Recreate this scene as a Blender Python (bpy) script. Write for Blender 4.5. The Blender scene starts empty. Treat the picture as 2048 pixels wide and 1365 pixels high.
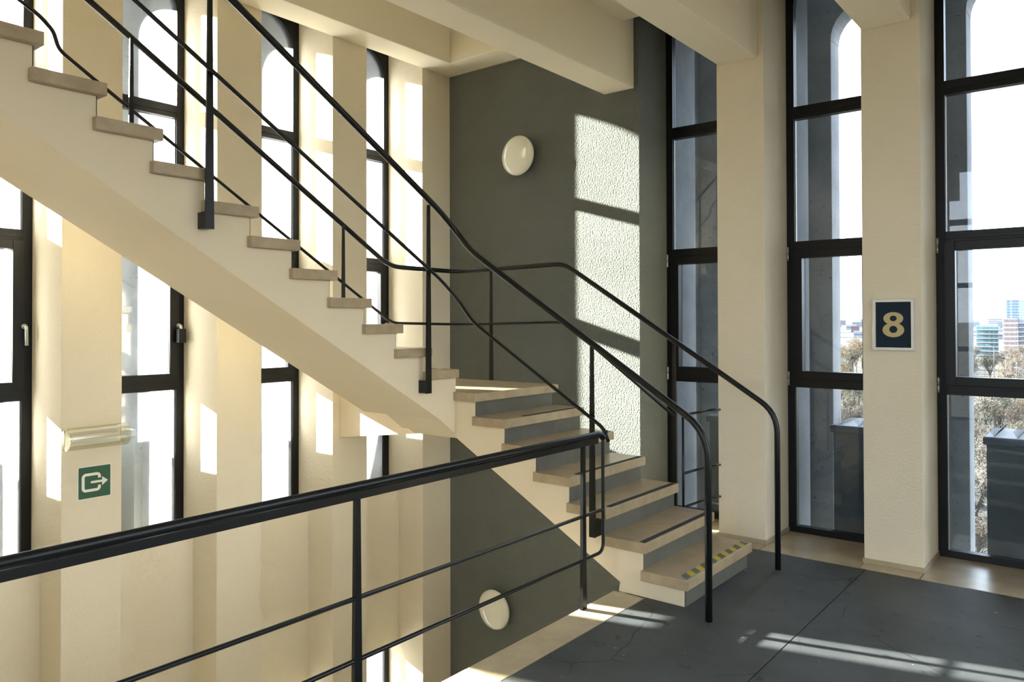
import bpy, math, random
from mathutils import Vector, Matrix
random.seed(7)
C = bpy.context.scene.collection
S = bpy.context.scene
PI = math.pi
# ------------------------------------------------------------------ camera
cam = bpy.data.cameras.new('camera'); co = bpy.data.objects.new('camera', cam); C.objects.link(co)
R3 = Matrix(((0.78845127, 0.00860154, 0.61503708), (0.61509160, -0.00674675, -0.78842679), (-0.00263218, 0.99994025, -0.01061022)))
co.matrix_world = Matrix.Translation((5.47747, -5.73838, 1.7)) @ R3.to_4x4()
cam.sensor_width = 36; cam.lens = 27.0822; cam.shift_x = -0.014628; cam.shift_y = -0.027044
cam.clip_start = 0.05; cam.clip_end = 6000
S.camera = co
# ------------------------------------------------------------------ light and exposure
S.view_settings.view_transform = 'Standard'; S.view_settings.look = 'None'
S.view_settings.gamma = 1; S.view_settings.use_curve_mapping = False
S.view_settings.exposure = 1.0
SUN = 46.0; SKY = 3.9
w = bpy.data.worlds.new('sky'); S.world = w; w.use_nodes = True
nt = w.node_tree; nt.nodes.clear()
out = nt.nodes.new('ShaderNodeOutputWorld'); bg = nt.nodes.new('ShaderNodeBackground')
tc = nt.nodes.new('ShaderNodeTexCoord'); sep = nt.nodes.new('ShaderNodeSeparateXYZ')
mp = nt.nodes.new('ShaderNodeMapping'); mp.inputs['Scale'].default_value = (2.2, 2.2, 7.0)
no = nt.nodes.new('ShaderNodeTexNoise'); no.inputs['Scale'].default_value = 2.0; no.inputs['Detail'].default_value = 6
cr = nt.nodes.new('ShaderNodeValToRGB'); cr.color_ramp.elements[0].position = 0.35; cr.color_ramp.elements[1].position = 0.62
cr.color_ramp.elements[0].color = (0.84, 0.91, 1.0, 1); cr.color_ramp.elements[1].color = (1.0, 1.0, 1.0, 1)
gr = nt.nodes.new('ShaderNodeValToRGB'); e = gr.color_ramp.elements
e[0].position = 0.0; e[0].color = (0.30, 0.29, 0.26, 1); e[1].position = 0.5; e[1].color = (0.96, 0.975, 1.0, 1)
e2 = gr.color_ramp.elements.new(0.49); e2.color = (0.30, 0.29, 0.26, 1)
e3 = gr.color_ramp.elements.new(0.75); e3.color = (0.82, 0.90, 1.0, 1)
mr = nt.nodes.new('ShaderNodeMapRange'); mr.inputs['From Min'].default_value = -1; mr.inputs['From Max'].default_value = 1
mx = nt.nodes.new('ShaderNodeMixRGB'); mx.blend_type = 'MULTIPLY'; mx.inputs['Fac'].default_value = 0.75
L = nt.links.new
L(tc.outputs['Generated'], sep.inputs[0]); L(sep.outputs['Z'], mr.inputs['Value']); L(mr.outputs[0], gr.inputs[0])
L(tc.outputs['Generated'], mp.inputs[0]); L(mp.outputs[0], no.inputs[0]); L(no.outputs[0], cr.inputs[0])
L(gr.outputs[0], mx.inputs['Color1']); L(cr.outputs[0], mx.inputs['Color2']); L(mx.outputs[0], bg.inputs[0])
bg.inputs[1].default_value = SKY; L(bg.outputs[0], out.inputs[0])
sd = bpy.data.lights.new('sun', 'SUN'); so = bpy.data.objects.new('sun', sd); C.objects.link(so)
sd.energy = SUN; sd.angle = math.radians(0.6); sd.color = (1.0, 0.94, 0.84)
so.rotation_euler = Vector((4.05, 1.0, -1.205)).to_track_quat('-Z', 'Y').to_euler(); so.location = (-20, -5, 12)

# ------------------------------------------------------------------ materials
MATS = {}
def mat(name, col, rough=0.6, var=0.0, vscale=4.0, bump=0.0, bscale=60.0, metal=0.0, spec=0.5, col2=None, speck=None, bdist=0.004):
    m = bpy.data.materials.new(name); m.use_nodes = True; t = m.node_tree; b = t.nodes['Principled BSDF']
    b.inputs['Roughness'].default_value = rough; b.inputs['Metallic'].default_value = metal
    b.inputs['Specular IOR Level'].default_value = spec; b.inputs['Base Color'].default_value = (*col, 1)
    tcn = t.nodes.new('ShaderNodeTexCoord'); l = t.links.new
    src = None
    if var or col2:
        n = t.nodes.new('ShaderNodeTexNoise'); n.inputs['Scale'].default_value = vscale; n.inputs['Detail'].default_value = 8
        n.inputs['Roughness'].default_value = 0.65
        r = t.nodes.new('ShaderNodeValToRGB'); r.color_ramp.elements[0].position = 0.32; r.color_ramp.elements[1].position = 0.68
        c2 = col2 or tuple(c * (1 - var) for c in col)
        r.color_ramp.elements[0].color = (*c2, 1); r.color_ramp.elements[1].color = (*col, 1)
        l(tcn.outputs['Object'], n.inputs[0]); l(n.outputs[0], r.inputs[0]); src = r.outputs[0]
    if speck:
        scol, sc, amt = speck
        v = t.nodes.new('ShaderNodeTexNoise'); v.inputs['Scale'].default_value = sc; v.inputs['Detail'].default_value = 2
        r2 = t.nodes.new('ShaderNodeValToRGB'); r2.color_ramp.elements[0].position = amt; r2.color_ramp.elements[1].position = amt + 0.06
        mix = t.nodes.new('ShaderNodeMixRGB'); mix.inputs['Color1'].default_value = (*col, 1)
        if src: l(src, mix.inputs['Color1'])
        mix.inputs['Color2'].default_value = (*scol, 1)
        l(tcn.outputs['Object'], v.inputs[0]); l(v.outputs[0], r2.inputs[0]); l(r2.outputs[0], mix.inputs['Fac']); src = mix.outputs[0]
    if src: l(src, b.inputs['Base Color'])
    if bump:
        n2 = t.nodes.new('ShaderNodeTexNoise'); n2.inputs['Scale'].default_value = bscale; n2.inputs['Detail'].default_value = 4
        bp = t.nodes.new('ShaderNodeBump'); bp.inputs['Strength'].default_value = bump; bp.inputs['Distance'].default_value = bdist
        l(tcn.outputs['Object'], n2.inputs[0]); l(n2.outputs[0], bp.inputs['Height']); l(bp.outputs[0], b.inputs['Normal'])
    MATS[name] = m; return m
M_WALL = mat('cream_render', (0.80, 0.715, 0.55), 0.85, var=0.04, vscale=1.5, bump=0.55, bscale=60, spec=0.2, bdist=0.007)
M_CEIL = mat('cream_paint', (0.88, 0.80, 0.63), 0.8, var=0.03, vscale=1.2, bump=0.12, bscale=18, spec=0.2)
M_STR = mat('white_paint', (0.80, 0.69, 0.50), 0.7, var=0.04, vscale=2, bump=0.15, bscale=14, spec=0.25)
M_GREY = mat('grey_green_render', (0.16, 0.172, 0.148), 0.9, var=0.10, vscale=2.0, bump=1.0, bscale=70, spec=0.3, bdist=0.014)
M_RISER = mat('grey_riser_paint', (0.135, 0.135, 0.112), 0.6, var=0.25, vscale=5, bump=0.1, bscale=30)
M_TREAD = mat('terrazzo_tread', (0.47, 0.375, 0.24), 0.33, col2=(0.33, 0.255, 0.155), vscale=7, bump=0.05, bscale=60, speck=((0.34, 0.26, 0.16), 260, 0.62))
M_TERR = mat('terrazzo_floor', (0.50, 0.42, 0.29), 0.26, col2=(0.36, 0.29, 0.19), vscale=3, bump=0.04, bscale=60, speck=((0.30, 0.24, 0.17), 170, 0.64))
M_DARK = mat('slate_floor_coating', (0.078, 0.085, 0.087), 0.55, col2=(0.045, 0.050, 0.053), vscale=2.0, spec=0.25, bump=0.35, bscale=28, speck=((0.035, 0.038, 0.04), 9, 0.66), bdist=0.003)
def cracks(m, scale, dark, light):
    t = m.node_tree; l = t.links.new; b = t.nodes['Principled BSDF']; src = b.inputs['Base Color'].links[0].from_socket
    tcn = t.nodes.new('ShaderNodeTexCoord'); nz = t.nodes.new('ShaderNodeTexNoise'); nz.inputs['Scale'].default_value = 3; nz.inputs['Detail'].default_value = 8
    mixv = t.nodes.new('ShaderNodeMixRGB'); mixv.inputs['Fac'].default_value = .12
    vo = t.nodes.new('ShaderNodeTexVoronoi'); vo.feature = 'DISTANCE_TO_EDGE'; vo.inputs['Scale'].default_value = scale
    rp = t.nodes.new('ShaderNodeValToRGB'); rp.color_ramp.elements[0].position = 0; rp.color_ramp.elements[0].color = (1, 1, 1, 1)
    rp.color_ramp.elements[1].position = .006; rp.color_ramp.elements[1].color = (0, 0, 0, 1)
    n2 = t.nodes.new('ShaderNodeTexNoise'); n2.inputs['Scale'].default_value = 1.7
    r2 = t.nodes.new('ShaderNodeValToRGB'); r2.color_ramp.elements[0].position = .50; r2.color_ramp.elements[1].position = .58
    mu = t.nodes.new('ShaderNodeMath'); mu.operation = 'MULTIPLY'; mx = t.nodes.new('ShaderNodeMixRGB'); mx.inputs['Color2'].default_value = (*dark, 1)
    l(tcn.outputs['Object'], nz.inputs[0]); l(tcn.outputs['Object'], mixv.inputs['Color1']); l(nz.outputs['Color'], mixv.inputs['Color2']); l(mixv.outputs[0], vo.inputs[0])
    l(vo.outputs[0], rp.inputs[0]); l(tcn.outputs['Object'], n2.inputs[0]); l(n2.outputs[0], r2.inputs[0]); l(rp.outputs[0], mu.inputs[0]); l(r2.outputs[0], mu.inputs[1])
    l(mu.outputs[0], mx.inputs['Fac']); l(src, mx.inputs['Color1'])
    n3 = t.nodes.new('ShaderNodeTexNoise'); n3.inputs['Scale'].default_value = 26; n3.inputs['Detail'].default_value = 1
    r3_ = t.nodes.new('ShaderNodeValToRGB'); r3_.color_ramp.elements[0].position = .78; r3_.color_ramp.elements[1].position = .80
    mx2 = t.nodes.new('ShaderNodeMixRGB'); mx2.inputs['Color2'].default_value = (*light, 1)
    l(tcn.outputs['Object'], n3.inputs[0]); l(n3.outputs[0], r3_.inputs[0]); l(r3_.outputs[0], mx2.inputs['Fac']); l(mx.outputs[0], mx2.inputs['Color1']); l(mx2.outputs[0], b.inputs['Base Color'])
cracks(M_DARK, 1.3, (0.015, 0.016, 0.016), (0.35, 0.35, 0.32))
M_BLK = mat('black_paint', (0.006, 0.007, 0.0075), 0.30, spec=0.35, bump=0.05, bscale=40)
M_FRM = mat('black_window_frame', (0.004, 0.005, 0.006), 0.36, spec=0.3, bump=0.03, bscale=50)
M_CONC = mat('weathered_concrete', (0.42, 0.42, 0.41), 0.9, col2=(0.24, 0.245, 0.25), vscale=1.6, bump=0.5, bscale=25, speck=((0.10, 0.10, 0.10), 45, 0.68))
M_PARA = mat('shaded_concrete', (0.17, 0.18, 0.17), 0.9, col2=(0.11, 0.115, 0.11), vscale=2, bump=0.4, bscale=25)  # darker copy of the concrete, shade on the parapet bodies put into the colour
M_WIRE = mat('spike_wire', (0.10, 0.10, 0.11), 0.5, metal=0.6)
M_COPE = mat('dark_coping', (0.16, 0.17, 0.18), 0.5, col2=(0.10, 0.10, 0.11), vscale=4)
M_STEEL = mat('brushed_metal', (0.55, 0.55, 0.52), 0.35, metal=0.9)
M_ALU = mat('aluminium_profile', (0.62, 0.61, 0.57), 0.42, metal=0.6)
M_WHT = mat('white_plastic', (0.82, 0.80, 0.72), 0.4)
M_OPAL = mat('opal_glass', (0.80, 0.78, 0.66), 0.10, spec=0.8)
M_NAVY = mat('navy_print', (0.010, 0.022, 0.040), 0.6, spec=.2)
M_GOLD = mat('gold_print', (0.55, 0.44, 0.21), 0.6)
M_GREEN = mat('green_sign_film', (0.01, 0.085, 0.04), 0.35)
M_TAPE = mat('black_grip_tape', (0.018, 0.018, 0.02), 0.85, bump=0.5, bscale=300)
M_YEL = mat('yellow_tape', (0.55, 0.40, 0.03), 0.6)
M_GTAPE = mat('grey_tape', (0.10, 0.12, 0.12), 0.7)
def glass(name, haze, tint):
    m = bpy.data.materials.new(name); m.use_nodes = True; t = m.node_tree; t.nodes.clear(); l = t.links.new
    o = t.nodes.new('ShaderNodeOutputMaterial'); tr = t.nodes.new('ShaderNodeBsdfTransparent'); gl = t.nodes.new('ShaderNodeBsdfGlossy')
    tr.inputs[0].default_value = (*tint, 1); gl.inputs['Roughness'].default_value = 0.01
    fr = t.nodes.new('ShaderNodeFresnel'); fr.inputs['IOR'].default_value = 1.5
    mx1 = t.nodes.new('ShaderNodeMixShader'); l(fr.outputs[0], mx1.inputs[0]); l(tr.outputs[0], mx1.inputs[1]); l(gl.outputs[0], mx1.inputs[2])
    last = mx1.outputs[0]
    if haze:
        tl = t.nodes.new('ShaderNodeBsdfTranslucent'); tl.inputs[0].default_value = (0.9, 0.95, 1, 1)
        n = t.nodes.new('ShaderNodeTexNoise'); n.inputs['Scale'].default_value = 2.5; n.inputs['Detail'].default_value = 6
        tcn = t.nodes.new('ShaderNodeTexCoord'); l(tcn.outputs['Object'], n.inputs[0])
        mr = t.nodes.new('ShaderNodeMapRange'); mr.inputs['From Min'].default_value = .3; mr.inputs['From Max'].default_value = .7
        mr.inputs['To Min'].default_value = haze * .5; mr.inputs['To Max'].default_value = haze * 1.5
        l(n.outputs[0], mr.inputs[0])
        mx2 = t.nodes.new('ShaderNodeMixShader'); l(mr.outputs[0], mx2.inputs[0]); l(last, mx2.inputs[1]); l(tl.outputs[0], mx2.inputs[2]); last = mx2.outputs[0]
    l(last, o.inputs[0]); return m
M_GLS = glass('clear_pane', 0.0, (0.83, 0.88, 0.92))
M_GLH = glass('fill_pane', 0.0, (0.95, 0.97, 0.98))  # glass of the added windows behind the viewer
M_GLD = glass('dusty_pane', 0.09, (0.93, 0.96, 0.97))
def acrylic():
    m = bpy.data.materials.new('clear_acrylic'); m.use_nodes = True; t = m.node_tree; t.nodes.clear(); l = t.links.new
    o = t.nodes.new('ShaderNodeOutputMaterial'); tr = t.nodes.new('ShaderNodeBsdfTransparent'); gl = t.nodes.new('ShaderNodeBsdfGlossy')
    df = t.nodes.new('ShaderNodeBsdfDiffuse'); df.inputs[0].default_value = (0.85, 0.80, 0.64, 1)
    tr.inputs[0].default_value = (0.93, 0.92, 0.84, 1); gl.inputs['Roughness'].default_value = 0.12
    wv = t.nodes.new('ShaderNodeTexWave'); wv.bands_direction = 'X'; wv.inputs['Scale'].default_value = 9; wv.inputs['Distortion'].default_value = 0.3
    tcn = t.nodes.new('ShaderNodeTexCoord'); l(tcn.outputs['UV'], wv.inputs[0])
    m1 = t.nodes.new('ShaderNodeMixShader'); m1.inputs[0].default_value = 0.10; l(tr.outputs[0], m1.inputs[1]); l(df.outputs[0], m1.inputs[2])
    m2 = t.nodes.new('ShaderNodeMixShader'); m2.inputs[0].default_value = 0.14; l(m1.outputs[0], m2.inputs[1]); l(gl.outputs[0], m2.inputs[2])
    l(m2.outputs[0], o.inputs[0]); return m
M_ACR = acrylic()

# ------------------------------------------------------------------ mesh helpers
class MB:
    def __init__(s): s.v = []; s.f = []; s.sm = []
    def add(s, vs, fs, smooth=False):
        o = len(s.v); s.v += [tuple(p) for p in vs]; s.f += [tuple(i + o for i in f) for f in fs]; s.sm += [smooth] * len(fs); return s
    def box(s, x0, x1, y0, y1, z0, z1):
        v = [(x0, y0, z0), (x1, y0, z0), (x1, y1, z0), (x0, y1, z0), (x0, y0, z1), (x1, y0, z1), (x1, y1, z1), (x0, y1, z1)]
        return s.add(v, [(0, 3, 2, 1), (4, 5, 6, 7), (0, 1, 5, 4), (1, 2, 6, 5), (2, 3, 7, 6), (3, 0, 4, 7)])
    def prism(s, pts, axis, a, b):
        """pts: 2-D outline; axis 'x' -> (y,z), 'y' -> (x,z), 'z' -> (x,y)"""
        def P(p, c): return {'x': (c, p[0], p[1]), 'y': (p[0], c, p[1]), 'z': (p[0], p[1], c)}[axis]
        n = len(pts); v = [P(p, a) for p in pts] + [P(p, b) for p in pts]
        f = [tuple(range(n)), tuple(range(2 * n - 1, n - 1, -1))] + [(i, i + n, (i + 1) % n + n, (i + 1) % n) for i in range(n)]
        return s.add(v, f)
    def tube(s, pts, r, n=12, cap=True, flat=None):
        pts = [Vector(p) for p in pts]; rs = r if isinstance(r, (list, tuple)) else [r] * len(pts)
        T = []
        for i in range(len(pts)):
            a = (pts[i] - pts[i - 1]).normalized() if i else None; b = (pts[i + 1] - pts[i]).normalized() if i < len(pts) - 1 else None
            T.append(((a + b).normalized() if a and b else (a or b)))
        up = Vector((0, 0, 1)) if abs(T[0].z) < 0.9 else Vector((1, 0, 0))
        nrm = (up - T[0] * up.dot(T[0])).normalized(); vs = []; fs = []
        for i, p in enumerate(pts):
            nrm = (nrm - T[i] * nrm.dot(T[i])).normalized(); bn = T[i].cross(nrm)
            for k in range(n):
                a = 2 * PI * k / n; vs.append(p + (nrm * math.cos(a) + bn * math.sin(a)) * rs[i])
        for i in range(len(pts) - 1):
            for k in range(n): fs.append((i * n + k, i * n + (k + 1) % n, (i + 1) * n + (k + 1) % n, (i + 1) * n + k))
        s.add(vs, fs, True)
        if cap: s.add(vs[:n], [tuple(range(n - 1, -1, -1))]); s.add(vs[-n:], [tuple(range(n))])
        return s
    def lathe(s, prof, c, axis='y', n=40, smooth=True):
        vs = []
        for (r, h) in prof:
            for k in range(n):
                a = 2 * PI * k / n; u, v_ = r * math.cos(a), r * math.sin(a)
                vs.append({'y': (c[0] + u, c[1] + h, c[2] + v_), 'x': (c[0] + h, c[1] + u, c[2] + v_), 'z': (c[0] + u, c[1] + v_, c[2] + h)}[axis])
        fs = [(i * n + k, i * n + (k + 1) % n, (i + 1) * n + (k + 1) % n, (i + 1) * n + k) for i in range(len(prof) - 1) for k in range(n)]
        return s.add(vs, fs, smooth)
    def mesh(s, name):
        import bmesh
        m = bpy.data.meshes.new(name); m.from_pydata(s.v, [], s.f); m.update()
        m.polygons.foreach_set('use_smooth', s.sm)
        b = bmesh.new(); b.from_mesh(m)
        bmesh.ops.remove_doubles(b, verts=b.verts, dist=1e-6) if len(s.v) < 20000 else None
        bmesh.ops.recalc_face_normals(b, faces=b.faces); b.to_mesh(m); b.free(); return m
    def build(s, name, m, parent=None, bevel=0, loc=None):
        me = s.mesh(name); me.materials.append(m); o = bpy.data.objects.new(name, me); C.objects.link(o)
        if parent: o.parent = parent
        if loc: o.location = loc
        if bevel:
            bv = o.modifiers.new('bevel', 'BEVEL'); bv.width = bevel; bv.segments = 2; bv.limit_method = 'ANGLE'; bv.angle_limit = math.radians(40)
        return o
def tag(o, label=None, cat=None, group=None, kind=None):
    if label: o['label'] = label
    if cat: o['category'] = cat
    if group: o['group'] = group
    if kind: o['kind'] = kind
    return o
def empty(name, loc=(0, 0, 0)):
    o = bpy.data.objects.new(name, None); C.objects.link(o); o.location = loc; o.empty_display_size = .1; return o
def box(x0, x1, y0, y1, z0, z1): return MB().box(x0, x1, y0, y1, z0, z1)
def at0(mb, base):     # shift a mesh builder so that its origin is at base
    mb.v = [(x - base[0], y - base[1], z - base[2]) for x, y, z in mb.v]; return mb
def fillet(pts, r, n=6):
    pts = [Vector(p) for p in pts]; out_ = [pts[0]]
    for i in range(1, len(pts) - 1):
        a, b, c = pts[i - 1], pts[i], pts[i + 1]; rr = r[i] if isinstance(r, (list, tuple)) else r
        d1 = min(rr, (a - b).length * .49); d2 = min(rr, (c - b).length * .49)
        p, q = b + (a - b).normalized() * d1, b + (c - b).normalized() * d2
        for k in range(n + 1):
            t = k / n; out_.append(p * (1 - t) ** 2 + b * 2 * t * (1 - t) + q * t * t)
    return out_ + [pts[-1]]

# ------------------------------------------------------------------ key dimensions (metres)
T = 1.0852; WP = 0.3816; A0 = 2.2128; B0 = -0.3893      # bay, pilaster width, first reveals
GAPW = T - WP
ZT = 6.4; ZB = -4.4; FR = 0.5                             # wall top, bottom, frame plane depth
NR, NL = 5, 7                                             # bays on each wall

# ------------------------------------------------------------------ walls
wr = box(0, A0, 0, 0.62, ZB, ZT).build('wall_right', M_GREY); tag(wr, kind='structure')
for k in range(NR):
    x0 = A0 + T * (k + 1) - WP
    MB().box(x0, x0 + WP, 0, 0.62, ZB, ZT).build('pilaster', M_WALL, wr, 0.004)
    # head above the arch and apron under the floor
    MB().box(x0 - GAPW, x0, FR, 0.62, 4.60, ZT).build('window_head', M_WALL, wr)
    MB().box(x0 - GAPW, x0, 0.36, 0.62, -1.53, -0.30).build('apron', M_WALL, wr)
wl = box(-0.62, 0, B0, 0.62, ZB, ZT).build('wall_left', M_WALL); tag(wl, kind='structure')
for k in range(NL):
    y1 = B0 - T * (k + 1) + WP
    MB().box(-0.62, 0, y1 - WP, y1, ZB, ZT).build('pilaster', M_WALL, wl, 0.004)
    MB().box(-0.62, -FR, y1, y1 + GAPW, 4.60, ZT).build('window_head', M_WALL, wl)
    MB().box(-0.62, -0.345, y1, y1 + GAPW, -1.53, 0.04).build('apron', M_WALL, wl)
XS_ = 2.914
YB = B0 - T * NL                                          # unseen back of the hall, set close for more light
wb = box(-0.62, XS_, YB - 0.3, YB, ZB, ZT).build('wall_back', M_WALL); tag(wb, kind='structure')
XE = A0 + T * 5  # unseen side wall, set close so its added windows brighten the beams
ws = MB().box(XE, XE + 0.3, -0.2, 0.62, ZB, ZT).build('wall_side', M_WALL); tag(ws, kind='structure')
# tall windows added on the two unseen hall sides to brighten the room
k = 0; x = XS_
while x < XE - .01:
    x2 = min(x + T, XE)
    MB().box(x2 - WP, x2, YB - .3, YB, ZB, ZT).box(x, x2 - WP, YB - .3, YB, 4.3, ZT).box(x, x2 - WP, YB - .3, YB, ZB, 0).build('pilaster', M_WALL, wb)
    x = x2
y = -0.2
while y > YB + .01:
    y2 = max(y - T, YB)
    MB().box(XE, XE + .3, y2, y2 + WP, ZB, ZT).box(XE, XE + .3, y2 + WP, y, 4.3, ZT).box(XE, XE + .3, y2 + WP, y, ZB, 0).build('pilaster', M_WALL, ws)
    y = y2

# ------------------------------------------------------------------ ceiling with beams
ZC = 4.21
ce = MB().box(2.16, XE, YB, -0.19, ZC, ZC + 0.2).build('ceiling', M_CEIL); tag(ce, kind='structure')
MB().box(0, 0.308, YB, 0, ZC, ZC + 0.7).build('ring_beam', M_CEIL, ce, 0.006)
MB().box(0.308, 1.88, -0.312, 0, ZC, ZC + 0.7).build('ring_beam', M_CEIL, ce, 0.006)
MB().box(-0.6, XE, YB, 0.6, ZC + 0.72, ZC + 0.9).build('bounce_cap', M_CEIL, ce)  # added cap over the open stairwell, bounces light back into the coffer
for x0, x1, z in ((1.868, 2.168, 3.69), (2.934, 3.252, 3.725), (4.012, 4.323, 3.75), (5.10, 5.41, 3.75), (6.18, 6.49, 3.75), (7.26, 7.57, 3.75)):
    if x0 > XE - .3: continue
    MB().box(x0, x1, YB, 0, z, ZC + (0.7 if x0 < 2 else 0.01)).build('beam', M_CEIL, ce, 0.008)

# ------------------------------------------------------------------ floor
XS = 2.914
fl = MB().box(XS, XE, YB, -0.0, -0.30, -0.022).build('floor', M_STR)
tag(fl, kind='structure')
MB().box(A0, XE, 0.0, FR + .12, -0.30, -0.022).build('ledge', M_STR, fl)
J = 0.003
XD = 3.126
def slab(x0, x1, y0, y1, m, nm): MB().box(x0 + J, x1 - J, y0 + J, y1 - J, -0.022, 0.0).build(nm, m, fl, 0.0015)
ys = [-1.556, -2.93, -5.1, YB]
slab(XS - .01, XD, -0.60, -0.15, M_TERR, 'terrazzo_slab')
for a, b in zip(ys, ys[1:]): slab(XS - .01, XD, b, a, M_TERR, 'terrazzo_slab')
xs = [XD, 4.05, 5.85, XE]
for a, b in zip(xs, xs[1:]):
    yy = [-0.155, -3.6, -6.7, YB]
    for c, d in zip(yy, yy[1:]): slab(a, b, d, c, M_DARK, 'coated_floor_panel')
slab(XD, A0 + T, -0.155, 0.0, M_TERR, 'terrazzo_slab')
for k in range(5):
    a = A0 + T * k; b = a + GAPW
    if k == 0: slab(a, b, 0.0, FR + .1, M_TERR, 'terrazzo_slab')
    else:
        slab(a, b, -0.155, FR + .1, M_TERR, 'terrazzo_slab')
    if k < 5 and k > 0: slab(b, b + WP, -0.155, 0.0, M_TERR, 'terrazzo_slab')
n = 1
for k in range(4):
    a = A0 + T * (k + 1) - WP; o = MB().box(a - .008, a + WP + .008, -0.010, 0.0, 0, 0.034).box(a + WP, a + WP + .008, 0, FR, 0, 0.034).build('trim_%d' % n, M_TERR, None, 0.002)
    tag(o, kind='structure'); n += 1
lf = box(-0.62, XE, YB, 0.62, ZB - .3, ZB).build('floor_lower', M_DARK); tag(lf, kind='structure')

# ------------------------------------------------------------------ windows
def arch_plate(mb, w0, w1, zs, z1, a, b, n=14):
    """filled plate between w0..w1 above zs up to z1 with a semicircular hole, thickness a..b on the third axis"""
    c = (w0 + w1) / 2; r = (w1 - w0) / 2
    for i in range(n):
        t0 = PI - PI * i / n; t1 = PI - PI * (i + 1) / n
        p = [(c + r * math.cos(t0), zs + r * math.sin(t0)), (c + r * math.cos(t1), zs + r * math.sin(t1))]
        mb.append([(p[0][0], p[0][1]), (p[1][0], p[1][1]), (p[1][0], z1), (p[0][0], z1)])
def window(idx, side, lo, hi, z0=0.0, lower=False, handle=None):
    ZS = 4.165 if side == 'L' else 4.25
    """side 'L': left wall (opening along y), 'R': right wall (opening along x)"""
    def bx(w0, w1, d0, d1, za, zb, mb=None):
        mb = mb or MB()
        return mb.box(-d1, -d0, w0, w1, za, zb) if side == 'L' else mb.box(w0, w1, d0, d1, za, zb)
    D0, D1 = 0.49, 0.56
    gl = M_GLD if side == 'L' else M_GLS
    jw = 0.062
    root = MB()
    top = z0 + 4.60 if not lower else -1.53
    bot = z0 if not lower else ZB + 0.05
    bx(lo, lo + jw, D0, D1, bot, top, root); bx(hi - jw, hi, D0, D1, bot, top, root); bx(lo + jw, hi - jw, D0, D1, bot, bot + .05, root)
    w = root.build('window_%d' % idx, M_FRM, None, 0.002); tag(w, kind='structure')
    if lower:
        bx(lo + jw, hi - jw, D0, D1, top - .06, top).build('frame_head', M_FRM, w)
        bx(lo + jw, hi - jw, D0, D1, -2.6, -2.5).build('transom', M_FRM, w)
        bx(lo + jw, hi - jw, .520, .528, bot + .05, -2.6).build('pane', gl, w); bx(lo + jw, hi - jw, .520, .528, -2.5, top - .06).build('pane', gl, w)
        return w
    # arched head
    q = []; arch_plate(q, lo + jw, hi - jw, ZS, 4.60, 0, 0); mb = MB()
    for quad in q: mb.prism(quad, 'x' if side == 'L' else 'y', -D1 if side == 'L' else D0, -D0 if side == 'L' else D1)
    mb.build('arched_head', M_FRM, w)
    for za, zb in ((1.20, 1.255), (2.255, 2.34), (3.33, 3.43)):
        bx(lo + jw, hi - jw, D0, D1, za if za != 1.20 else 1.165, zb).build('transom', M_FRM, w, 0.0015)
        bx(lo + jw, hi - jw, D0 - .008, D0, (za + zb) / 2 - .012, (za + zb) / 2 + .012).build('transom_rib', M_FRM, w, 0.001)
    # opening sash between the two lower transoms
    s = MB(); j2 = jw + 0.062
    bx(lo + jw - .01, lo + j2, D0 - .02, D1 - .01, 1.235, 2.265, s); bx(hi - j2, hi - jw + .01, D0 - .02, D1 - .01, 1.235, 2.265, s)
    bx(lo + j2, hi - j2, D0 - .02, D1 - .01, 1.235, 1.297, s); bx(lo + j2, hi - j2, D0 - .02, D1 - .01, 2.203, 2.265, s)
    sa = s.build('sash', M_FRM, w, 0.002)
    bx(lo + j2, hi - j2, .522, .530, 1.297, 2.203).build('pane', gl, sa)
    for za, zb in ((bot + .05, 1.165), (2.34, 3.33), (3.43, 4.50)):
        bx(lo + jw, hi - jw, .522, .530, za, zb).build('pane', gl, w)
    # thin light spacer strips at the pane edges
    for ww in (lo + jw, hi - jw - .006):
        bx(ww, ww + .006, .515, .5215, bot + .05, 1.165).build('spacer', M_STEEL, w); bx(ww, ww + .006, .515, .5215, 2.34, 3.33).build('spacer', M_STEEL, w)
    if side == 'R':
        for zc in (1.235, 2.24):
            h = MB().tube([(lo + .012, D0 - .012, zc - .055), (lo + .012, D0 - .012, zc - .002)], .009, 8).tube([(lo + .012, D0 - .012, zc + .002), (lo + .012, D0 - .012, zc + .055)], .009, 8)
            h.build('hinge', M_STEEL, w)
    else:
        y = hi - 0.058; xx = -0.468; z = 1.675
        if handle:
            rose = MB().tube([(xx - .012, y, z), (xx + .012, y, z)], .017, 16)
            rose.tube(fillet([(xx + .01, y, z), (xx + .045, y, z), (xx + .045, y + .002, z - .13)], .018), .011, 10)
            h = rose.build('handle', M_STEEL, w)
            if handle == 'lock': MB().box(xx + .02, xx + .07, y - .03, y + .028, z - .135, z - .025).build('lock_cover', M_FRM, h, 0.003)
    return w
idx = 1
for k in range(NR):
    lo = A0 + T * k
    if lo + GAPW > XE + .01: break
    window(idx, 'R', lo, lo + GAPW); idx += 1
for k in range(NL):
    hi = B0 - T * k
    window(idx, 'L', hi - GAPW, hi, z0=0.04, handle={0: 'plain', 1: 'plain', 2: 'lock', 3: 'plain'}.get(k, 'plain')); idx += 1
for k in range(6):
    hi = B0 - T * k
    window(idx, 'L', hi - GAPW, hi, lower=True); idx += 1

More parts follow.
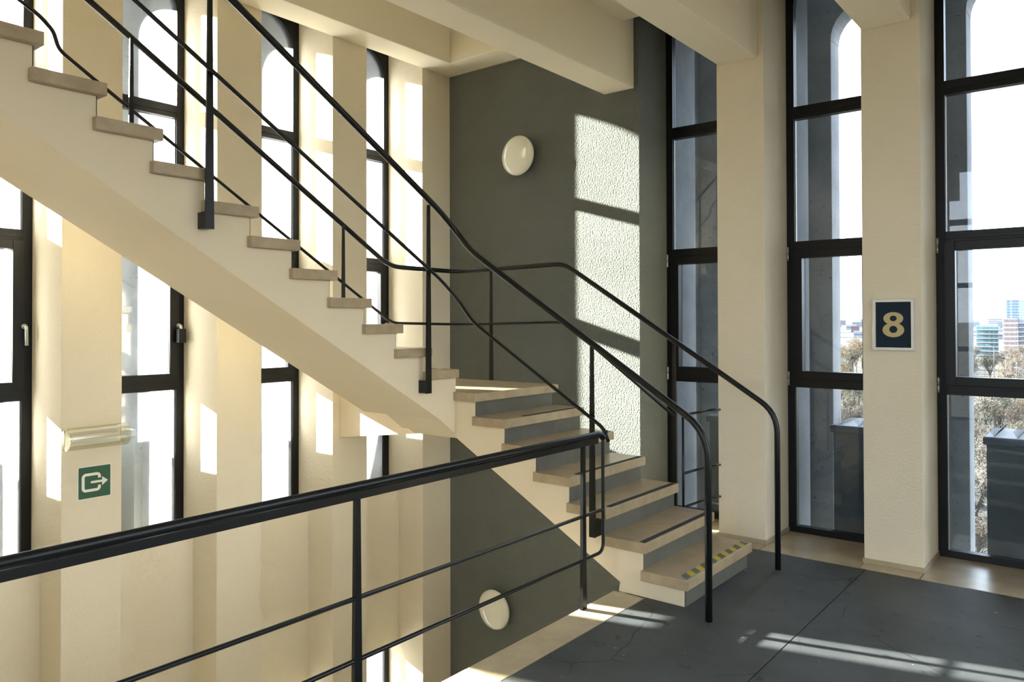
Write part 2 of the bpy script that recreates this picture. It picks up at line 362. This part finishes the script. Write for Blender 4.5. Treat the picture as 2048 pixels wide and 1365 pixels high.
def fill_window(idx, x0, x1, y0, y1):  # added window out of view, lets in fill light
    alongx = abs(x1 - x0) > abs(y1 - y0); f = MB(); g = MB()
    def B(a, b, za, zb, mb, t=.03):
        return mb.box(a, b, y0 - t, y0 + t, za, zb) if alongx else mb.box(x0 - t, x0 + t, a, b, za, zb)
    a, b = (x0, x1) if alongx else (y0, y1)
    B(a, a + .06, 0, 4.3, f); B(b - .06, b, 0, 4.3, f)
    for za, zb in ((0, .05), (1.165, 1.255), (2.255, 2.34), (3.33, 3.43), (4.24, 4.3)): B(a + .06, b - .06, za, zb, f)
    o = f.build('window_%d' % idx, M_FRM); tag(o, kind='structure')
    B(a + .06, b - .06, .05, 4.24, g, .004).build('pane', M_GLH, o)
x = XS_
while x < XE - .01:
    x2 = min(x + T, XE)
    if x2 - WP - x > .3: fill_window(idx, x, x2 - WP, YB - .2, YB - .2); idx += 1
    x = x2
y = -0.2
while y > YB + .01:
    y2 = max(y - T, YB)
    if y - y2 - WP > .3: fill_window(idx, XE + .2, XE + .2, y2 + WP, y); idx += 1
    y = y2

# ------------------------------------------------------------------ outer concrete facade: fins, arcade and parapets
fr_ = MB().box(-0.62, 0.0, 0.62, 0.64, ZB, ZT).build('trim_%d' % n, M_CONC); tag(fr_, kind='structure'); n += 1
def facade(side, nb):
    def W(w0, w1, d0, d1, za, zb, mb):
        return mb.box(-d1, -d0, w0, w1, za, zb) if side == 'L' else mb.box(w0, w1, d0, d1, za, zb)
    root = MB()
    rt = (lambda k: (A0 + T * k, A0 + T * k + GAPW)) if side == 'R' else (lambda k: (B0 - T * k - GAPW, B0 - T * k))
    lo_, hi_ = (-.1, A0 - .035) if side == 'R' else (B0 + .035, 0.4)
    W(lo_, hi_, .63, 1.15, -8, 8, root)
    W(*((-.1, A0 - .15) if side == 'R' else (B0 + .15, .4)), 1.15, 1.5, -8, 8, root)
    o = W(*((-.1, A0 + .06) if side == 'R' else (B0 - .06, .4)), 1.5, 1.75, -8, 4.27, root).build('wall_outer_' + ('right' if side == 'R' else 'left'), M_CONC)
    tag(o, kind='structure')
    for k in range(nb):
        a, b = rt(k)
        if side == 'R': p0, p1 = b, b + WP
        else: p0, p1 = a - WP, a
        m = MB(); W(p0 + .035, p1 - .035, .63, 1.15, -8, 8, m); W(p0 + .15, p1 - .15, 1.15, 1.5, -8, 8, m)
        W(p0 - .06, p1 + .06, 1.5, 1.75, -8, 4.27, m); m.build('fin', M_CONC, o, 0.006)
        q = []; arch_plate(q, a + .06, b - .06, 4.27, 4.9, 0, 0, 16); m = MB()
        for quad in q: m.prism(quad, 'x' if side == 'L' else 'y', -1.75 if side == 'L' else 1.5, -1.5 if side == 'L' else 1.75)
        W(a - WP - .06, a + .06, 1.5, 1.75, 4.27, 4.9, m); W(a - WP, b + .06, 1.5, 1.75, 4.9, 8, m)
        m.build('arch', M_CONC, o)
        # horizontal pour joints on the fin
        # parapet box standing in the bay, coping and bird spikes
        g = 0.25
        pa, pb = (a + g, b - .02) if side == 'R' else (a + .02, b - g)
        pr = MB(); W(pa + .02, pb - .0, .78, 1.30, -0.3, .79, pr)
        base = ((pa + pb) / 2, 1.04, -0.3) if side == 'R' else (-1.04, (pa + pb) / 2, -0.3)
        e_ = empty('parapet_block', base)
        wall = 'right' if side == 'R' else 'left'
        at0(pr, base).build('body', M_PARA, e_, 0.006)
        cp = MB(); W(pa, pb, .75, 1.36, .79, .85, cp); at0(cp, base).build('coping', M_COPE, e_, 0.01)
        sp = MB()
        for row in (pa + .07, (pa + pb) / 2, pb - .07):
            for i in range(26):
                d = .78 + i * .022
                for sg in (-1, 1, 0):
                    p = (row, d, .85); t_ = (row + sg * .03, d, .85 + (.045 if sg else .12))
                    if side == 'L': p = (-p[1], p[0], p[2]); t_ = (-t_[1], t_[0], t_[2])
                    if sg == 0 and i % 5: continue
                    sp.tube([p, t_], .0008, 3, False)
        at0(sp, base).build('bird_spikes', M_WIRE, e_)['kind'] = 'stuff'
        PAR.append((e_, side, k))
PAR = []
facade('R', 5); facade('L', NL)
onum = ['nearest the grey wall corner', 'second from the corner', 'third from the corner', 'fourth from the corner', 'fifth from the corner', 'sixth from the corner', 'seventh from the corner', 'eighth from the corner', 'last of the row']
for e_, side, k in PAR:
    if side == 'R':
        lab = ['concrete parapet block with spikes outside the window beside the stair foot',
               'concrete parapet block with bird spikes outside window left of the 8 sign',
               'concrete parapet block with bird spikes outside window right of the 8 sign'][k] if k < 3 else 'concrete parapet block with spikes outside right wall windows, ' + onum[k]
    else: lab = 'concrete parapet block outside the left wall windows, ' + onum[k]
    tag(e_, lab, 'parapet', 'spiked parapet blocks outside the windows')

# ------------------------------------------------------------------ staircase
R = 0.1685; G = 0.2771; XT = 3.6964; YL = -1.576; YR = -0.578; TH = 0.063
st = empty('staircase', (XT, -1.06, 0)); base = (XT, -1.06, 0)
tag(st, 'quarter-turn staircase with pale stringers, beige terrazzo treads and grey risers', 'staircase')
def sp(mb, name, m, bevel=0, parent=None): return at0(mb, base).build(name, m, parent or st, bevel)
# lower flight body
pts = [(XT - G - .035, 0)]
for k in range(1, 8):
    rx = XT - G * k - .035; pts += [(rx, (k - 1) * R - (TH if k > 1 else 0)), (rx, k * R - TH)] if k > 1 else [(rx, R - TH)]
pts += [(1.5, 7 * R - TH), (1.5, .857), (2.944, .058), (2.932, 0.0)]
sp(MB().prism(pts, 'y', -1.546, -.605), 'stringer', M_STR, 0.003)
for k in range(1, 8):
    x = XT - G * k
    if k < 7:
        sp(MB().box(x - G - .036, x, YL, YR, k * R - TH, k * R), 'tread', M_TREAD, 0.004)
    rx = x - .035
    sp(MB().box(rx - .001, rx + .006, -1.540, -.600, (k - 1) * R, k * R - TH), 'riser', M_RISER)
# landing
sp(MB().box(.45, XT - 7 * G, YL, YR + .03, 7 * R - TH, 7 * R), 'landing_slab', M_TREAD, 0.004)
sp(MB().box(.50, 1.5, -1.40, -.605, .93, 7 * R - TH), 'landing_core', M_STR)
sp(MB().prism([(0.002, .685), (1.497, .865), (1.497, 1.11), (0.002, 1.11)], 'y', -1.404, -1.16), 'landing_beam', M_STR, 0.003)
# upper flight body
pts = []
NU = 12
for k in range(NU):
    yy = -1.554 - G * k - .035; zz = (8 + k) * R
    if k == 0: yy = -1.549
    pts += [(yy, zz - R - (TH if k else 0)), (yy, zz - TH)]
pts[0] = (-1.549, 1.0)
ye = -1.554 - G * NU
pts += [(ye, (7 + NU) * R - TH), (ye, .989 + (-1.715 - ye) * .597), (-1.715, .989)]
pts = [(-1.549, .96)] + pts[1:]
sp(MB().prism(pts, 'x', .70, .96), 'stringer', M_STR)
pts2 = [(-1.549, .863)] + pts[1:-1] + [(-1.715, .989), (-1.549, .889)][:1]
sp(MB().prism(pts2, 'x', .955, 1.537), 'stringer', M_STR, 0.003)
sp(MB().prism([(-1.549, 1.10), (-1.549, .8915), (-1.41, .8075), (-1.41, 1.10)], 'x', .955, 1.498), 'stringer', M_STR)
for k in range(NU):
    y = -1.554 - G * k; z = (8 + k) * R
    if k < NU - 1:
        t_ = sp(MB().box(.65, 1.577, y - G - .052, y, z - TH, z), 'tread', M_TREAD, 0.004)
    else: sp(MB().box(.30, 1.577, y - 1.2, y, z - TH, z), 'landing_slab', M_TREAD, 0.004); sp(MB().box(.30, 1.537, y - 1.2, y - .03, z - .3, z - TH), 'landing_core', M_STR)
    if k == 0: first_up = t_
    sp(MB().box(.70, 1.530, y - .037, y - .028, z - R, z - TH), 'riser', M_RISER)
treads = [o for o in st.children if o.name.startswith('tread')]
for i, o in enumerate(treads[:6]):
    k = i + 1; x = XT - G * k; z = k * R
    if k == 1:
        for j in range(15):
            y0 = -1.55 + j * .0627; xa, xb, sk, wd = x - .074, x - .016, .045, .0627
            q4 = [(xa, y0 + sk), (xb, y0), (xb, y0 + wd), (xa, y0 + sk + wd)]
            q4 = [(a, min(b, -.60)) for a, b in q4]
            if q4[3][1] - q4[0][1] < .001: continue
            o2 = MB().prism(q4, 'z', z - .001, z + .0015)
            sp(o2, 'tape_stripe', M_YEL if j % 2 else M_GTAPE, 0, o)
    else:
        ya = [0, 0, -1.555, -1.50, -1.46, -1.43, -1.34][k]
        sp(MB().box(x - .052, x - .016, ya, -.60, z - .001, z + .002), 'grip_strip', M_TAPE, 0, o)
for j in range(14):
    x0 = .70 + j * .062
    sp(MB().box(x0, x0 + .062, -1.554 - .06, -1.554 - .02, 8 * R - .001, 8 * R + .0015), 'tape_stripe', M_YEL if j % 2 else M_GTAPE, 0, first_up)

# ------------------------------------------------------------------ railings
def post(mb, x, y, z0, z1, along, w0=.044, w1=.022, th=.012):
    hw0, hw1 = w0 / 2, w1 / 2
    if along == 'x': v = [(x - hw0, y - th / 2, z0), (x + hw0, y - th / 2, z0), (x + hw0, y + th / 2, z0), (x - hw0, y + th / 2, z0), (x - hw1, y - th / 2, z1), (x + hw1, y - th / 2, z1), (x + hw1, y + th / 2, z1), (x - hw1, y + th / 2, z1)]
    else: v = [(x - th / 2, y - hw0, z0), (x + th / 2, y - hw0, z0), (x + th / 2, y + hw0, z0), (x - th / 2, y + hw0, z0), (x - th / 2, y - hw1, z1), (x + th / 2, y - hw1, z1), (x + th / 2, y + hw1, z1), (x - th / 2, y + hw1, z1)]
    return mb.add(v, [(0, 3, 2, 1), (4, 5, 6, 7), (0, 1, 5, 4), (1, 2, 6, 5), (2, 3, 7, 6), (3, 0, 4, 7)])
# well side railing
r1 = empty('stair_railing', (3.59, -1.655, 0)); base = (3.59, -1.655, 0)
tag(r1, 'black tubular handrail on the open well side, nearest the viewer along both flights', 'railing', 'black railings along the stairs')
XR, YR1 = 1.64, -1.655
sl = .612
path = [(3.592, YR1, 0.0), (3.592, YR1, 1.065), (2.831, YR1, 1.546), (1.80, YR1, 2.19), (XR, YR1 - .0, 2.345), (XR, -1.83, 2.495), (XR, -2.989, 3.213), (XR, -5.0, 4.30)]
path = [(3.592, YR1, 0.0), (3.592, YR1, 1.070), (1.78, YR1, 2.207), (XR, YR1, 2.36), (XR, -1.84, 2.497), (XR, -4.75, 4.262)]
at0(MB().tube(fillet(path, [0, .16, .10, .09, .08, 0]), .0205, 14), base).build('handrail', M_BLK, r1)
mid = [(2.93, YR1, .95), (2.90, YR1, 1.03), (1.80, YR1, 1.70), (1.66, YR1, 1.86), (XR, -1.80, 1.99), (XR, -4.75, 3.77)]
at0(MB().tube(fillet(mid, [0, .05, .08, .08, .08, 0]), .0118, 10), base).build('mid_rail', M_BLK, r1)
for x, z0, z1 in ((2.795, .333, 1.548),):
    p = post(MB(), x, -1.632, z0, z1, 'x', .046, .024); p.box(x - .022, x + .022, -1.63, -1.545, z0 + .002, z0 + .10)
    at0(p, base).build('post', M_BLK, r1)
for y, z0, z1 in ((-1.905, 1.197, 2.52), (-3.54, 2.20, 3.53)):
    p = post(MB(), 1.612, y, z0, z1, 'y', .050, .024); p.box(1.536, 1.612, y - .0245, y + .0245, z0 + .002, z0 + .09)
    at0(p, base).build('post', M_BLK, r1)
# wall side railing
r2 = empty('stair_railing', (3.575, -.52, 0)); base = (3.575, -.52, 0)
tag(r2, 'black tubular handrail on the wall side of the stairs, behind the treads', 'railing', 'black railings along the stairs')
X2, Y2 = .60, -.52
path = [(3.577, Y2, 0.0), (3.577, Y2, 1.07), (1.80, Y2, 2.178), (X2, Y2, 2.160), (X2, -1.355, 2.165), (X2, -4.7, 4.22)]
at0(MB().tube(fillet(path, [0, .14, .10, .16, .12, 0]), .0195, 14), base).build('handrail', M_BLK, r2)
mid = [(2.80, Y2, .99), (1.80, Y2, 1.695), (X2, Y2, 1.675), (X2, -1.33, 1.69), (X2, -3.697, 3.158), (X2, -3.895, 3.285), (X2, -3.925, 3.385), (X2, -3.99, 3.448), (X2, -4.7, 3.85)]
at0(MB().tube(fillet(mid, [0, .10, .14, .08, .03, .04, .03, .04, 0]), .0115, 10), base).build('mid_rail', M_BLK, r2)
for x, z0 in ((1.001, 7 * R), (2.80, .33)):
    z1 = 2.16 if x < 2 else 1.54
    at0(post(MB(), x, Y2, z0 - .05, z1, 'x', .042, .02), base).build('post', M_BLK, r2)
for y in (-1.86, -3.495):
    z1 = 2.165 + (-1.355 - y) * .6145
    at0(post(MB(), .625, y, z1 - 1.25, z1 - .01, 'y', .042, .02), base).build('post', M_BLK, r2)
# guard across the wall gap
r4 = empty('guard_railing', (2.86, -.45, 0)); base = (2.86, -.45, 0)
tag(r4, 'short black guard rail with three bars closing the gap beside the first pilaster', 'railing')
at0(MB().tube([(2.86, -.50, 0.05), (2.86, -.50, .995)], .010, 10), base).build('post', M_BLK, r4)
for z in (1.00, .565, .315):
    at0(MB().tube(fillet([(2.86, -.50, z), (2.885, -.13, z), (2.93, -.115, z + .012), (2.93, -.001, z)], [0, .04, .04, 0]), .0095, 10), base).build('bar', M_BLK, r4)
# landing railing
r3 = empty('landing_railing', (2.93, -1.95, 0)); base = (2.93, -1.95, 0)
tag(r3, 'long black railing with round handrail guarding the landing edge over the stairwell', 'railing')
yE = YB + .2
at0(MB().tube(fillet([(2.93, yE, 1.012), (2.93, -1.76, 1.012), (2.93, -1.715, .985)], .03), .0195, 14), base).build('handrail', M_BLK, r3)
at0(MB().box(2.921, 2.939, yE, -1.78, .958, .992), base).build('flat_bar', M_BLK, r3, 0.002)
at0(MB().tube(fillet([(2.93, yE, .547), (2.93, -1.72, .547)], .03), .0105, 10), base).build('mid_rail', M_BLK, r3)
at0(MB().tube(fillet([(2.93, yE, .289), (2.93, -1.72, .289), (2.93, -1.72, .98), (2.93, -1.672, 1.02)], [0, .06, .03, 0]), .0105, 10), base).build('end_loop', M_BLK, r3)
for y in (-1.938, -3.632, -5.32, -7.0):
    at0(post(MB(), 2.93, y, -0.0, .965, 'y', .046, .024, .020), base).build('post', M_BLK, r3)

# ------------------------------------------------------------------ wall lamps
def lamp(c, lab):
    e_ = empty('wall_lamp', (c[0], 0, c[2])); tag(e_, lab, 'lamp')
    MB().lathe([(.0, 0), (.10, 0), (.10, -.06), (.12, -.072), (0, -.072)], (0, 0, 0), 'y', 32).build('base', M_WHT, e_)
    prof = [(0, -.066), (.16, -.066), (.183, -.072), (.1885, -.082), (.186, -.094), (.170, -.106), (.135, -.118), (.09, -.126), (.045, -.130), (.0, -.131)]
    MB().lathe(prof, (0, 0, 0), 'y', 48).build('diffuser', M_OPAL, e_)
lamp((.962, 0, 3.263), 'round opal wall lamp high on the grey wall above the stair landing')
lamp((.655, 0, -1.066), 'round opal wall lamp low on the grey wall below the stair')

# ------------------------------------------------------------------ emergency light, exit sign, floor number
ef = empty('emergency_light', (0, -3.455, .94)); tag(ef, 'clear cylindrical emergency light on the pilaster above the green exit sign', 'light fixture')
b_ = (0, -3.455, .94)
MB().box(0, .018, -.175, .175, -.055, .055).build('back_plate', M_WHT, ef, .004)
m = MB().tube([(.052, -.192, 0), (.052, -.15, 0), (.052, .15, 0), (.052, .192, 0)], .074, 36, False); o = m.build('clear_tube', M_ACR, ef)
uv = o.data.uv_layers.new(name='UVMap')
for p in o.data.polygons:
    for li in p.loop_indices:
        v = o.data.vertices[o.data.loops[li].vertex_index].co; uv.data[li].uv = (math.atan2(v.z, v.x - .052) / 6.283 + .5, v.y)
for s_ in (-1, 1):
    MB().lathe([(0, 0), (.073, 0), (.075, .006), (.0745, .012), (0, .012)], (.052, s_ * .19 - .006, 0), 'y', 36).build('end_cap', M_ACR, ef)
MB().tube([(.055, -.14, .01), (.055, .14, .01)], .013, 16).build('lamp_tube', M_OPAL, ef)
MB().box(.018, .030, -.15, .15, -.035, .035).build('reflector', M_ALU, ef)
MB().box(.12, .128, -.17, .17, -.004, -.001).build('seam', M_ALU, ef)
es = empty('exit_sign', (0, -3.44, .632)); tag(es, 'square green exit sign with white arrow leaving a frame, below the clear light', 'sign')
def rrect(w, h, r, n=5):
    p = []
    for cx, cy, a0 in ((w - r, h - r, 0), (-w + r, h - r, PI / 2), (-w + r, -h + r, PI), (w - r, -h + r, 1.5 * PI)):
        for i in range(n + 1): a = a0 + PI / 2 * i / n; p.append((cx + r * math.cos(a), cy + r * math.sin(a)))
    return p
MB().prism(rrect(.108, .110, .008), 'x', 0.0, .0015).build('clear_backing', M_WHT, es)
MB().prism(rrect(.101, .104, .006), 'x', .0015, .003).build('green_plate', M_GREEN, es)
sy = MB()
def strip(mb, pts, w, a, b, closed=False):
    V = [Vector((p[0], p[1])) for p in pts]; Lp = []; Rp = []
    for i, p in enumerate(V):
        d1 = (V[i] - V[i - 1]).normalized() if i else None; d2 = (V[i + 1] - V[i]).normalized() if i < len(V) - 1 else None
        d = ((d1 or d2) + (d2 or d1)).normalized(); nn = Vector((-d.y, d.x)); k = 1 / max(.5, abs(nn.dot(Vector((-(d2 or d1).y, (d2 or d1).x)))))
        Lp.append(p + nn * w / 2 * k); Rp.append(p - nn * w / 2 * k)
    for i in range(len(V) - 1): mb.prism([Lp[i], Lp[i + 1], Rp[i + 1], Rp[i]], 'x', a, b)
cpath = [(.030, .024), (.030, .036)] + [(.030 - .017 + .017 * math.cos(a), .036 + .017 * math.sin(a)) for a in (.4, .8, 1.2, PI / 2)] + \
        [(-.055, .053)] + [(-.055 + .018 * math.cos(a), .035 + .018 * math.sin(a)) for a in (1.9, 2.3, 2.7, PI)] + [(-.073, -.035)] + \
        [(-.055 + .018 * math.cos(a), -.035 + .018 * math.sin(a)) for a in (3.5, 3.9, 4.3, 1.5 * PI)] + [(.013, -.053)] + \
        [(.013 + .017 * math.cos(a), -.036 + .017 * math.sin(a)) for a in (5.1, 5.5, 5.9, 2 * PI)] + [(.030, -.024)]
strip(sy, cpath, .018, .003, .0042)
sy.prism([(-.025, -.0075), (.047, -.0075), (.047, .0075), (-.025, .0075)], 'x', .003, .0042).prism([(.047, -.030), (.084, 0), (.047, .030)], 'x', .003, .0042)
sy.build('exit_symbol', M_WHT, es)
fs = empty('floor_number_sign', (4.2035, 0, 1.671)); tag(fs, 'framed navy poster with gold number 8 on the cream pilaster', 'sign')
hw, hh = .133, .178
f_ = MB()
for (x0, x1, z0, z1) in ((-hw, hw, hh - .021, hh), (-hw, hw, -hh, -hh + .021), (-hw, -hw + .021, -hh + .021, hh - .021), (hw - .021, hw, -hh + .021, hh - .021)): f_.box(x0, x1, -.016, 0, z0, z1)
f_.build('frame', M_ALU, fs, .003)
MB().box(-hw + .02, hw - .02, -.006, -.001, -hh + .02, hh - .02).build('navy_panel', M_NAVY, fs)
def ring(mb, cx, cz, ro, ri, y0, y1, n=40, shift=0):
    for i in range(n):
        a0, a1 = 2 * PI * i / n, 2 * PI * (i + 1) / n
        P = lambda r, a, dz=0: (cx + r[0] * math.cos(a), cz + dz + r[1] * math.sin(a))
        mb.prism([P(ro, a0), P(ro, a1), P(ri, a1, shift), P(ri, a0, shift)], 'y', y0, y1)
g_ = MB(); ring(g_, 0.0, .0435, (.063, .0435), (.0225, .0195), -.0085, -.006); ring(g_, 0.0, -.036, (.069, .050), (.026, .0245), -.0084, -.006, shift=.004)
g_.build('numeral', M_GOLD, fs)

# ------------------------------------------------------------------ outside world
def gz(r): return -32 + 14 * min(1, max(0, (r - 90) / 260)) + 8 * min(1, max(0, (r - 350) / 550)) + 5 * min(1, max(0, (r - 900) / 600))
M_GRD = mat('winter_ground', (0.055, 0.042, 0.028), 0.95, col2=(0.03, 0.028, 0.018), vscale=0.05)
g = MB(); rings = [0, 30, 90, 150, 220, 350, 600, 900, 1200, 1500, 2500]; na = 48; vs = []
for r in rings:
    for k in range(na): a = 2 * PI * k / na; vs.append((r * math.cos(a), r * math.sin(a), gz(r)))
fs_ = [(i * na + k, (i + 1) * na + k, (i + 1) * na + (k + 1) % na, i * na + (k + 1) % na) for i in range(len(rings) - 1) for k in range(na)]
g.add(vs, fs_, True); tag(g.build('ground', M_GRD), kind='structure')
# bare winter trees
def tree_mesh(seed, h, dense):
    rnd = random.Random(seed); br = MB(); tw = MB(); tips = []
    def grow(p, d, ln, r, lev):
        q = p + d * ln; br.tube([p, q], [r, r * .6], 4, False)
        if lev == 0: tips.append(q); return
        for i in range(4 if lev > 1 else 3):
            nd = (d + Vector((rnd.uniform(-1, 1), rnd.uniform(-1, 1), rnd.uniform(-.1, .8))) * .8).normalized()
            grow(p + d * ln * rnd.uniform(.45, 1), nd, ln * rnd.uniform(.55, .8), r * .5, lev - 1)
    grow(Vector((0, 0, 0)), Vector((0, 0, 1)), h * .36, h * .022, 4)
    for t_ in tips:
        for i in range(dense):
            p = t_ + Vector((rnd.gauss(0, 1), rnd.gauss(0, 1), rnd.gauss(0, .8))) * h * .045
            d = Vector((rnd.uniform(-1, 1), rnd.uniform(-1, 1), rnd.uniform(0, 1.4))).normalized() * h * .05; s_ = d.cross(Vector((rnd.random(), rnd.random(), .3))).normalized() * h * .0035
            tw.add([p - s_, p + s_, p + d], [(0, 1, 2)])
    return br.mesh('branches'), tw.mesh('twigs')
TM = [tree_mesh(s, 10, 10) for s in (1, 2, 3)]
M_BR = mat('bark', (0.05, 0.042, 0.032), 0.95)
M_TW = [mat('twigs_tan', (0.11, 0.082, 0.056), 0.95, var=.3, vscale=.8), mat('twigs_olive', (0.062, 0.056, 0.034), 0.95, var=.3, vscale=.8),
        mat('leaves_amber', (0.17, 0.10, 0.03), 0.9, var=.3, vscale=.8), mat('twigs_grey', (0.085, 0.07, 0.055), 0.95, var=.3, vscale=.8)]
TMS = {}
for a in range(3):
    for b in range(4):
        m1 = TM[a][0].copy(); m1.materials.clear(); m1.materials.append(M_BR); m2 = TM[a][1].copy(); m2.materials.clear(); m2.materials.append(M_TW[b]); TMS[(a, b)] = (m1, m2)
TL = ['bare tan winter tree in the park beyond the windows', 'olive brown leafless tree in the park beyond the windows', 'amber leaved autumn tree in the park beyond the windows', 'grey brown leafless tree in the park beyond the windows']
CX, CY = 5.48, -5.74
rt_ = random.Random(11); TP = []
def place_tree(r, ang, s, b):
    e_ = empty('tree', (CX - r * math.sin(ang), CY + r * math.cos(ang), gz(r) - .3)); e_.scale = (s * 1.08, s * 1.08, s); e_.rotation_euler = (0, 0, rt_.uniform(0, 6.28))
    tag(e_, TL[b], 'tree', ['tan winter trees', 'olive winter trees', 'amber autumn trees', 'grey winter trees'][b])
    for me, nm in zip(TMS[(rt_.randrange(3), b)], ('branches', 'twigs')):
        o = bpy.data.objects.new(nm, me); C.objects.link(o); o.parent = e_
for ring_r, num in ((50, 8), (62, 11), (76, 13), (92, 16), (110, 18), (130, 21), (155, 23), (180, 26), (210, 28), (245, 30), (285, 30), (330, 32)):
    for i in range(num):
        ang = math.radians(2.0 + 15.5 * (i + rt_.uniform(.1, .9)) / num); r = ring_r * rt_.uniform(.92, 1.1)
        b = rt_.choices([0, 1, 2, 3], [5, 3, 1 if 150 < r < 260 else .3, 4])[0]
        p_ = (r * math.sin(ang), r * math.cos(ang))
        if any((p_[0] - q[0]) ** 2 + (p_[1] - q[1]) ** 2 < 20 for q in TP): continue
        TP.append(p_); place_tree(r, ang, rt_.uniform(.95, 1.35) * (1.15 if r > 200 else 1.0), b)
# buildings
def building(x, y, wd, dp, ztop, zbot, wallm, winm, nx, nz, label, rot=0, balc=None, roofbox=None):
    e_ = empty('building', (x, y, zbot)); e_.rotation_euler = (0, 0, rot); tag(e_, label, 'building')
    H = ztop - zbot
    MB().box(-wd / 2, wd / 2, 0, dp, 0, H).build('walls', wallm, e_)
    cw = wd / nx; ch = 3.1 if nz is None else H / nz; nz = int(H / ch)
    proto = MB().box(-cw * .33, cw * .33, -.12, 0.02, -ch * .27, ch * .27).mesh('window'); proto.materials.append(winm)
    for i in range(nx):
        for j in range(nz):
            o = bpy.data.objects.new('window', proto); C.objects.link(o); o.parent = e_; o.location = (-wd / 2 + cw * (i + .5), 0, ch * (j + .5))
    if balc:
        for j in range(nz): MB().box(-wd / 2 - .1, wd / 2 + .1, -1.2, 0, ch * j - .1, ch * j + .12).build('balcony_slab', balc, e_)
    if roofbox: MB().box(-wd * .3, wd * .2, dp * .2, dp * .7, H, H + roofbox).build('roof_house', wallm, e_)
    return e_
MW = mat('pale_green_facade', (0.14, 0.19, 0.19), .7); MWD = mat('teal_windows', (0.05, 0.10, 0.12), .5)
MP = mat('white_pink_facade', (0.21, 0.18, 0.175), .7); MPD = mat('pinkish_joint', (0.12, 0.085, 0.085), .6)
MG = mat('grey_balcony_facade', (0.10, 0.115, 0.14), .7); MGD = mat('dark_windows', (0.03, 0.045, 0.07), .5)
MTW = mat('pale_blue_tower', (0.11, 0.14, 0.18), .6); MTD = mat('blue_windows', (0.06, 0.095, 0.14), .5)
MLP = mat('lamp_post_grey', (0.07, 0.075, 0.08), .6); MROOF = mat('brick_roofs', (0.13, 0.075, 0.07), .9); MCW = mat('city_white', (0.21, 0.22, 0.24), .8); MCB = mat('city_blue', (0.10, 0.14, 0.19), .7); MCD = mat('city_windows', (0.08, 0.10, 0.13), .5)
building(-50.2, 440, 9.8, 12, -1.05, -18, MW, MWD, 5, 8, 'pale green apartment block with white balconies seen right of the 8 sign', .12, MCW)
building(-33.4, 372, 5.2, 14, 2.5, -18, MP, MPD, 3, 11, 'white and pink slab tower at right edge of the far window', .10)
building(-26.0, 373, 9.0, 14, 2.3, -18, MG, MGD, 4, 11, 'dark grey balcony tower beside the white and pink slab', .10, MCW, 1.2)
building(-101.3, 1089, 19, 19, 26.4, -14, MTW, MTD, 7, 12, 'tall pale blue high-rise on the horizon above the apartment blocks', .09)
k = 0
CITYL = []
spots = []
rc = random.Random(5)
for r, num, zt in ((700, 13, -5.5), (850, 14, -4.5), (1000, 14, -1.5), (1200, 13, 1.5), (1400, 12, 3.5)):
    for i in range(num): spots.append((r * rc.uniform(.98, 1.02), math.radians(1.5 + 18 * (i + rc.uniform(.35, .65)) / num), zt + rc.uniform(-2.5, 1.5)))
for r, ang, zt in spots:
    mm = rc.choices([MCW, MCB, MP, MROOF], [5, 2, 2, 1.2])[0]
    e_ = empty('building', (CX - r * math.sin(ang), CY + r * math.cos(ang), gz(r) - 2)); e_.rotation_euler = (0, 0, ang)
    wd = rc.uniform(9, 17) * r / 1000; H = zt - gz(r) + 2
    if H < 4: H = 4 + rc.random() * 2
    MB().box(-wd / 2, wd / 2, 0, 12, 0, H).build('walls', mm, e_)
    wb_ = MB()
    for j in range(int(H / 3)): wb_.box(-wd * .45, wd * .45, -.15, .05, j * 3 + 1.2, j * 3 + 2.4)
    wb_.build('window_band', MCD, e_)
    tag(e_, {MCW: 'white low city building', MCB: 'bluish city building', MP: 'pale pink city building', MROOF: 'brick red city building'}[mm] + ' in the hazy skyline', 'building', {MCW: 'white', MCB: 'bluish', MP: 'pink', MROOF: 'brick'}[mm] + ' skyline buildings')
crn = empty('tower_crane', (-95.7, 989, -14)); tag(crn, 'thin tower crane on the horizon above the pale blue high-rise', 'crane')
MB().box(-.5, .5, -.5, .5, 0, 46).build('mast', MCB, crn); MB().box(-14, 20, -.4, .4, 44.2, 45.2).build('jib', MCB, crn)
for i, (r, ang) in enumerate(((300, 6.75), (262, 6.1), (240, 5.55), (205, 5.05))):
    ang = math.radians(ang); e_ = empty('street_lamp', (CX - r * math.sin(ang), CY + r * math.cos(ang), gz(r)))
    tag(e_, 'tall pale street lamp with curved arm standing among the park trees', 'street lamp', 'street lamps among the trees')
    hgt = -7.0 - gz(r) - i * .8
    MB().tube(fillet([(0, 0, 0), (0, 0, hgt), (-2.6, 0, hgt + .6)], 1.2), .09, 8).build('pole', MLP, e_); MB().box(-3.2, -2.5, -.12, .12, hgt + .52, hgt + .68).build('head', MLP, e_)
